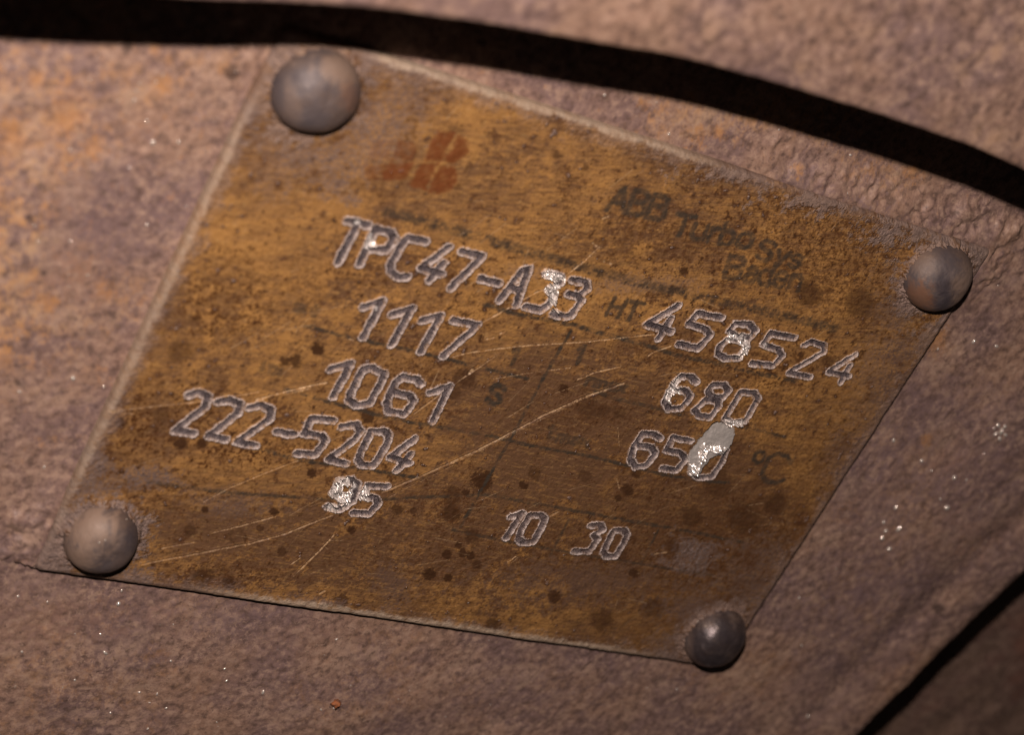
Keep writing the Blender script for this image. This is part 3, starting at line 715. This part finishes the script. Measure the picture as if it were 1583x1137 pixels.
# dirt creeping over the edge from the casting
for p, rx, ry, w in [((440, 60), 60, 50, .9), ((400, 140), 26, 60, .55), ((560, 78), 60, 26, .7), ((70, 860), 70, 60, 1.0), ((90, 810), 40, 50, .9), ((1540, 390), 90, 60, 1.0), ((1430, 340), 90, 40, .95), ((1290, 305), 90, 26, .9),
                     ((1490, 470), 40, 60, .95), ((1180, 265), 100, 18, .85), ((1450, 520), 40, 30, .6), ((1120, 1030), 70, 22, .8), ((1060, 1022), 60, 14, .6)]:
    dirt = np.maximum(dirt, w * soft(pb(p, rx, ry), n_md * .8 + .4 * n_hi, .42))
RIVC = [((494, 149), .0660, .7), ((1457, 437), .0660, .85), ((160, 844), .0610, 1.0), ((1111, 995), .0635, .6)]
collar = np.zeros_like(X)
for p, rr_, w in RIVC:
    c1 = ray([p], .026)[0]; dr = np.hypot(X - c1[0], Y - c1[1])
    dirt = np.maximum(dirt, w * sst(rr_ * 1.42, rr_ * 1.08, dr + .012 * n_md + .004 * n_hi))
    collar = np.maximum(collar, w * np.exp(-np.clip(dr - rr_ * .98, 0, 1) / .009) * np.clip(.6 + .4 * n_md, 0, 1.2))
edge = np.minimum(HX - np.abs(X), HY - np.abs(Y))
for p, rx, ry, w in [((560, 370), 60, 60, .45), ((620, 400), 50, 50, .3), ((590, 480), 30, 50, .2)]:
    dirt = np.maximum(dirt, w * soft(pb(p, rx, ry), n_md, .4) * sst(.013, .006, D))
dirt = np.maximum(dirt, .55 * sst(.035, .004, edge + .008 * n_md))
dirt = np.maximum(dirt, .5 * sst(2.3, 3.1, n_md * .5 + n_hi * .8 + .7 * sst(.08, .02, edge)))

# scratches ------------------------------------------------------------------
scr = np.zeros_like(X)
SCR = [([(926, 381), (902, 404), (868, 430)], .0016, .7), ([(932, 379), (905, 406)], .0010, .5), ([(850, 444), (829, 451), (782, 478), (742, 500), (705, 528)], .0020, .6), ([(770, 548), (730, 575), (694, 600), (640, 640)], .0018, .45),
       ([(700, 552), (721, 546), (794, 536), (902, 529), (1012, 517)], .0016, .75), ([(964, 593), (900, 616), (840, 643), (799, 665), (735, 698), (641, 741), (590, 762)], .0026, .62), ([(900, 618), (835, 650), (735, 701), (700, 716)], .0012, .5),
       ([(893, 587), (920, 576), (959, 567)], .0020, .85), ([(758, 587), (808, 579), (881, 569)], .0011, .55), ([(1002, 550), (1012, 544), (1037, 535)], .0022, .85), ([(396, 618), (436, 607), (470, 599), (505, 592)], .0022, .85),
       ([(440, 610), (480, 601)], .0015, .8), ([(170, 636), (283, 624), (340, 616), (400, 606)], .0018, .35), ([(329, 825), (380, 812), (425, 799)], .0018, .6), ([(378, 843), (442, 825), (513, 797)], .0020, .5),
       ([(453, 891), (492, 854), (516, 827)], .0018, .8), ([(449, 873), (470, 859)], .0011, .6), ([(315, 776), (354, 755), (400, 735), (460, 712)], .0018, .35), ([(219, 873), (318, 854), (378, 842)], .0022, .32),
       ([(251, 848), (304, 839)], .0018, .4), ([(784, 869), (797, 860)], .0016, .9), ([(790, 870), (800, 862)], .0009, .7), ([(930, 337), (940, 334)], .0026, .8), ([(915, 375), (921, 380)], .003, .75), ([(934, 404), (944, 408)], .0032, .85),
       ([(752, 524), (762, 522)], .0026, .8), ([(773, 516), (779, 513)], .0026, .85), ([(494, 918), (501, 914)], .003, .6), ([(540, 525), (546, 527)], .002, .7), ([(1012, 857), (1030, 855)], .0026, .55), ([(905, 197), (918, 200)], .0016, .5),
       ([(205, 640), (170, 637)], .0014, .4), ([(850, 798), (862, 792)], .003, .5), ([(955, 660), (957, 690)], .0012, .5), ([(953, 740), (957, 755)], .0012, .5), ([(730, 572), (724, 577)], .0032, .8), ([(600, 770), (700, 720)], .001, .3)]
for pts, w, stg in SCR:
    p = pl(pts); sl = bbox(p, .02); dd = seg_dist(X[sl], Y[sl], p) + .0004 * n_wob[sl]
    w = w * .72
    v = stg * sst(w * 1.35, w * .4, dd) * np.clip(.66 + .45 * n_hi[sl] + .35 * n_xf[sl], 0, 1)
    scr[sl] = np.maximum(scr[sl], v); Zp[sl] -= .0009 * sst(w * 1.6, 0, dd); Zp[sl] += .0007 * np.exp(-((dd - w * 1.8) / (w * .8)) ** 2)
rs = np.random.default_rng(77)
for _ in range(120):
    x_, y_ = rs.uniform(-HX + .05, HX - .05), rs.uniform(-HY + .05, HY - .05); an = rs.normal(.85, .5); ln = rs.uniform(.004, .06)
    p = np.array([(x_, y_), (x_ + ln * math.cos(an), y_ + ln * math.sin(an))]); sl = bbox(p, .01)
    dd = seg_dist(X[sl], Y[sl], p); w = rs.uniform(.0007, .0012)
    scr[sl] = np.maximum(scr[sl], rs.uniform(.12, .5) * sst(w * 1.4, w * .3, dd) * np.clip(.7 + .4 * n_xf[sl], 0, 1))
scr *= (1 - .8 * np.clip(fill + rim, 0, 1))

# edges: rolled over, pale strips paint worn metal and the light on the bevels
rimw = .012
qx = np.clip((rimw - (HX - np.abs(X))) / rimw, 0, 1); qy = np.clip((rimw - (HY - np.abs(Y))) / rimw, 0, 1)
qe = np.clip(np.hypot(qx, qy), 0, 1)
Zp -= .010 * (1 - np.sqrt(np.clip(1 - qe ** 2, 0, 1)))
Zp += .0016 * n_lo * .4
ex_l = X + HX; ex_t = HY - Y; ex_b = Y + HY
bare = np.maximum(bare, .42 * sst(.013, .004, ex_l + .002 * n_md) * sst(120, 240, PY) * sst(880, 700, PY))
bare = np.maximum(bare, .62 * sst(.013, .004, ex_t + .002 * n_md) * sst(560, 600, PX) * sst(1180, 1000, PX))
bare = np.maximum(bare, .70 * sst(.022, .012, ex_b + .002 * n_md) * sst(270, 420, PX) * sst(1060, 900, PX))
bare *= np.clip(.85 + .25 * n_hi, 0, 1)
Zp += collar * .014
Zp += dirt * .0006 * n_hi * sst(.0, .03, edge) + .00012 * n_hi

marks = np.stack([fill, rim, shine, prt], -1); stn = np.stack([red, dirt, spot, scr], -1); tone = np.stack([yel, drk, bare, grey], -1)
marks, stn, tone = [np.clip(a, 0, 1).astype(np.float32).reshape(-1, 4) for a in (marks, stn, tone)]
V = np.stack([X, Y, Zp], -1).reshape(-1, 3)
Q = grid_quads(NX, NY)
fp = part.reshape(-1)[Q].max(1)

root = bpy.data.objects.new('nameplate', None); C.objects.link(root)
root.empty_display_size = .2
tag(root, 'worn yellow-brown metal data plate punched with numbers, riveted at its four corners', 'nameplate')
root.location = (0, 0, 0)
def sub(name, sel, label=None, skirt=False):
    q = Q[sel]; ids, inv = np.unique(q, return_inverse=True); q2 = inv.reshape(-1, 4).astype(np.int32)
    v = V[ids]; at = {'marks': marks[ids], 'stain': stn[ids], 'tone': tone[ids]}
    if skirt:   # sides of the sheet
        G_ = np.arange(NX * NY).reshape(NY, NX)
        loop = np.concatenate([G_[0, :-1], G_[:-1, -1], G_[-1, :0:-1], G_[:0:-1, 0]])
        li = np.searchsorted(ids, loop)
        low = v[li].copy(); low[:, 2] = -.026
        n0 = len(v); nl = len(li); v = np.concatenate([v, low])
        i_ = np.arange(nl); j_ = (i_ + 1) % nl
        q2 = np.concatenate([q2, np.stack([li[j_], li[i_], n0 + i_, n0 + j_], -1).astype(np.int32)])
        for k_ in at: at[k_] = np.concatenate([at[k_], at[k_][li]])
    o_ = mesh_np(name, v, q2, M_PLATE, parent=root, attrs=at)
    if label: o_['label'] = label
    return o_
sub('plate', fp == 0, skirt=True)
for pid in range(1, len(part_names)):
    if (fp == pid).any():
        sub(part_names[pid][0], fp == pid, part_names[pid][1])

# ------------------------------------------------------------------ rivets
def rivet(cpx, rad_, h_, seed, patches=(), beads=(), lean=(0, 0)):
    nz, na = 22, 56
    c_ = ray([cpx], .026)[0]
    vs = []
    rs_ = np.random.default_rng(int(seed * 10)); off = rs_.uniform(0, 50, 2)
    for j in range(nz + 1):
        ph = j / nz * math.pi / 2
        for a_ in range(na):
            th = a_ / na * 2 * math.pi
            wob = 1 + .022 * math.sin(2 * th + seed) + .014 * math.sin(3 * th + seed * 2.3)
            rr_ = rad_ * math.cos(ph) ** .82 * wob
            zz = h_ * math.sin(ph)
            vs.append((rr_ * math.cos(th) + lean[0] * zz, rr_ * math.sin(th) + lean[1] * zz, zz + .004))
    vs = np.array(vs)
    bm_ = noise(vs[:, 0] * 1.0 + off[0], vs[:, 1] + off[1], 1.6, 71, 3.4, 6) * .0007 * (vs[:, 2] / h_)
    vs[:, 2] += bm_
    base = vs[:na].copy(); base[:, :2] *= .94; base[:, 2] = -.006
    vs = np.concatenate([base, vs])
    q = []
    for j in range(nz + 1):
        for a_ in range(na):
            q.append((j * na + a_, j * na + (a_ + 1) % na, (j + 1) * na + (a_ + 1) % na, (j + 1) * na + a_))
    qx_ = proj(vs + np.array([c_[0], c_[1], 0]))
    pat = np.zeros((len(vs), 4), np.float32); nn = noise(vs[:, 0] + off[1], vs[:, 1] + vs[:, 2] + off[0], 1.8, 72, 2.4, 8)
    for ch, dx_, dy_, rx_, ry_, w_ in patches:
        dd_ = np.hypot((qx_[:, 0] - cpx[0] - dx_) / rx_, (qx_[:, 1] - cpx[1] - dy_) / ry_)
        pat[:, ch] = np.maximum(pat[:, ch], w_ * sst(1.3, .5, dd_ + .25 * nn))
    mats = [0] * len(q)
    for dx_, dy_, r_ in beads:  # glossy beads added to give the rivet its bright glints
        t_ = int(np.argmin(np.hypot(qx_[na:, 0] - cpx[0] - dx_, qx_[na:, 1] - cpx[1] - dy_))) + na
        b0 = len(vs); bv = []
        for j in range(7):
            for a_ in range(8):
                ph, th = j / 6 * math.pi - math.pi / 2, a_ / 8 * 2 * math.pi
                bv.append(vs[t_] + r_ * np.array([math.cos(ph) * math.cos(th), math.cos(ph) * math.sin(th), math.sin(ph)]))
        vs = np.concatenate([vs, np.array(bv)]); pat = np.concatenate([pat, np.zeros((len(bv), 4), np.float32)])
        q += [(b0 + j * 8 + a_, b0 + j * 8 + (a_ + 1) % 8, b0 + (j + 1) * 8 + (a_ + 1) % 8, b0 + (j + 1) * 8 + a_) for j in range(6) for a_ in range(8)]
        mats += [1] * 48
    o_ = mesh_np('rivet', vs, q, M_RIVET, parent=root, attrs={'patch': pat})
    o_.data.materials.append(M_GLINT)
    if len(o_.data.polygons) == len(mats): o_.data.polygons.foreach_set('material_index', np.array(mats, np.int32))
    o_.location = (c_[0], c_[1], 0)
    return o_
RIV = [((494, 149), 'smooth grey rivet half under the black shadow', .0660, .051, 1.0, [(2, 40, -45, 40, 28, .7), (2, -45, 10, 18, 40, .3), (0, 48, 0, 14, 26, .4)], []),
       ((1457, 437), 'rivet with a dark streak and rusty left side', .0660, .051, 2.2, [(1, 2, 18, 14, 40, .85), (1, 14, -34, 26, 20, .5), (0, -34, 24, 24, 26, .7), (2, 34, 10, 24, 44, .55), (2, -30, -28, 30, 22, .4)], []),
       ((160, 844), 'dusty brown rivet', .0610, .050, 3.7, [(2, -26, -22, 46, 48, .9), (2, -40, 20, 30, 34, .8), (1, 42, -16, 10, 24, .6), (1, 10, 12, 36, 24, .3)], [(-6, -3, .0017), (4, -8, .0016), (36, -42, .0012)]),
       ((1111, 995), 'dark rivet with a sharp highlight', .0635, .052, 5.1, [(1, -20, 20, 30, 40, .5), (1, 24, -10, 30, 34, .55), (2, -46, 10, 8, 30, .4), (3, 0, 0, 60, 60, 1.0)], [(-33, -38, .0018), (-20, -26, .0016)])]
for cpx, lab, r_, h_, sd, pats, beads in RIV:
    rv = rivet(cpx, r_, h_, sd, pats, beads); rv['label'] = lab

# ------------------------------------------------------------------ a crumb of rust stuck on the casting
k = NT('fresh_rust'); k.put(k.b.inputs['Base Color'], k.mix(k.mapr(k.noise(160.0, 4), .4, .6), (0.30, 0.10, 0.035), (0.13, 0.045, 0.02))); k.b.inputs['Roughness'].default_value = .8
c0 = pl([(517, 1083)], ZC)[0]
vs, q = [], []
for j in range(9):
    ph = j / 8 * math.pi - math.pi / 2
    for a_ in range(12):
        th = a_ / 12 * 2 * math.pi
        w = 1 + .25 * math.sin(3 * th + j) + .15 * math.cos(5 * th - 2 * j)
        vs.append((.0085 * math.cos(ph) * math.cos(th) * w, .0085 * math.cos(ph) * math.sin(th) * w, .007 * math.sin(ph) * w + .004))
for j in range(8):
    for a_ in range(12): q.append((j * 12 + a_, j * 12 + (a_ + 1) % 12, (j + 1) * 12 + (a_ + 1) % 12, (j + 1) * 12 + a_))
fl = mesh_np('rust_flake', np.array(vs), q, k.m); fl.location = (c0[0], c0[1], casing_z(*c0))
tag(fl, 'tiny orange rust crumb stuck on the casing below the nameplate', 'rust flake')
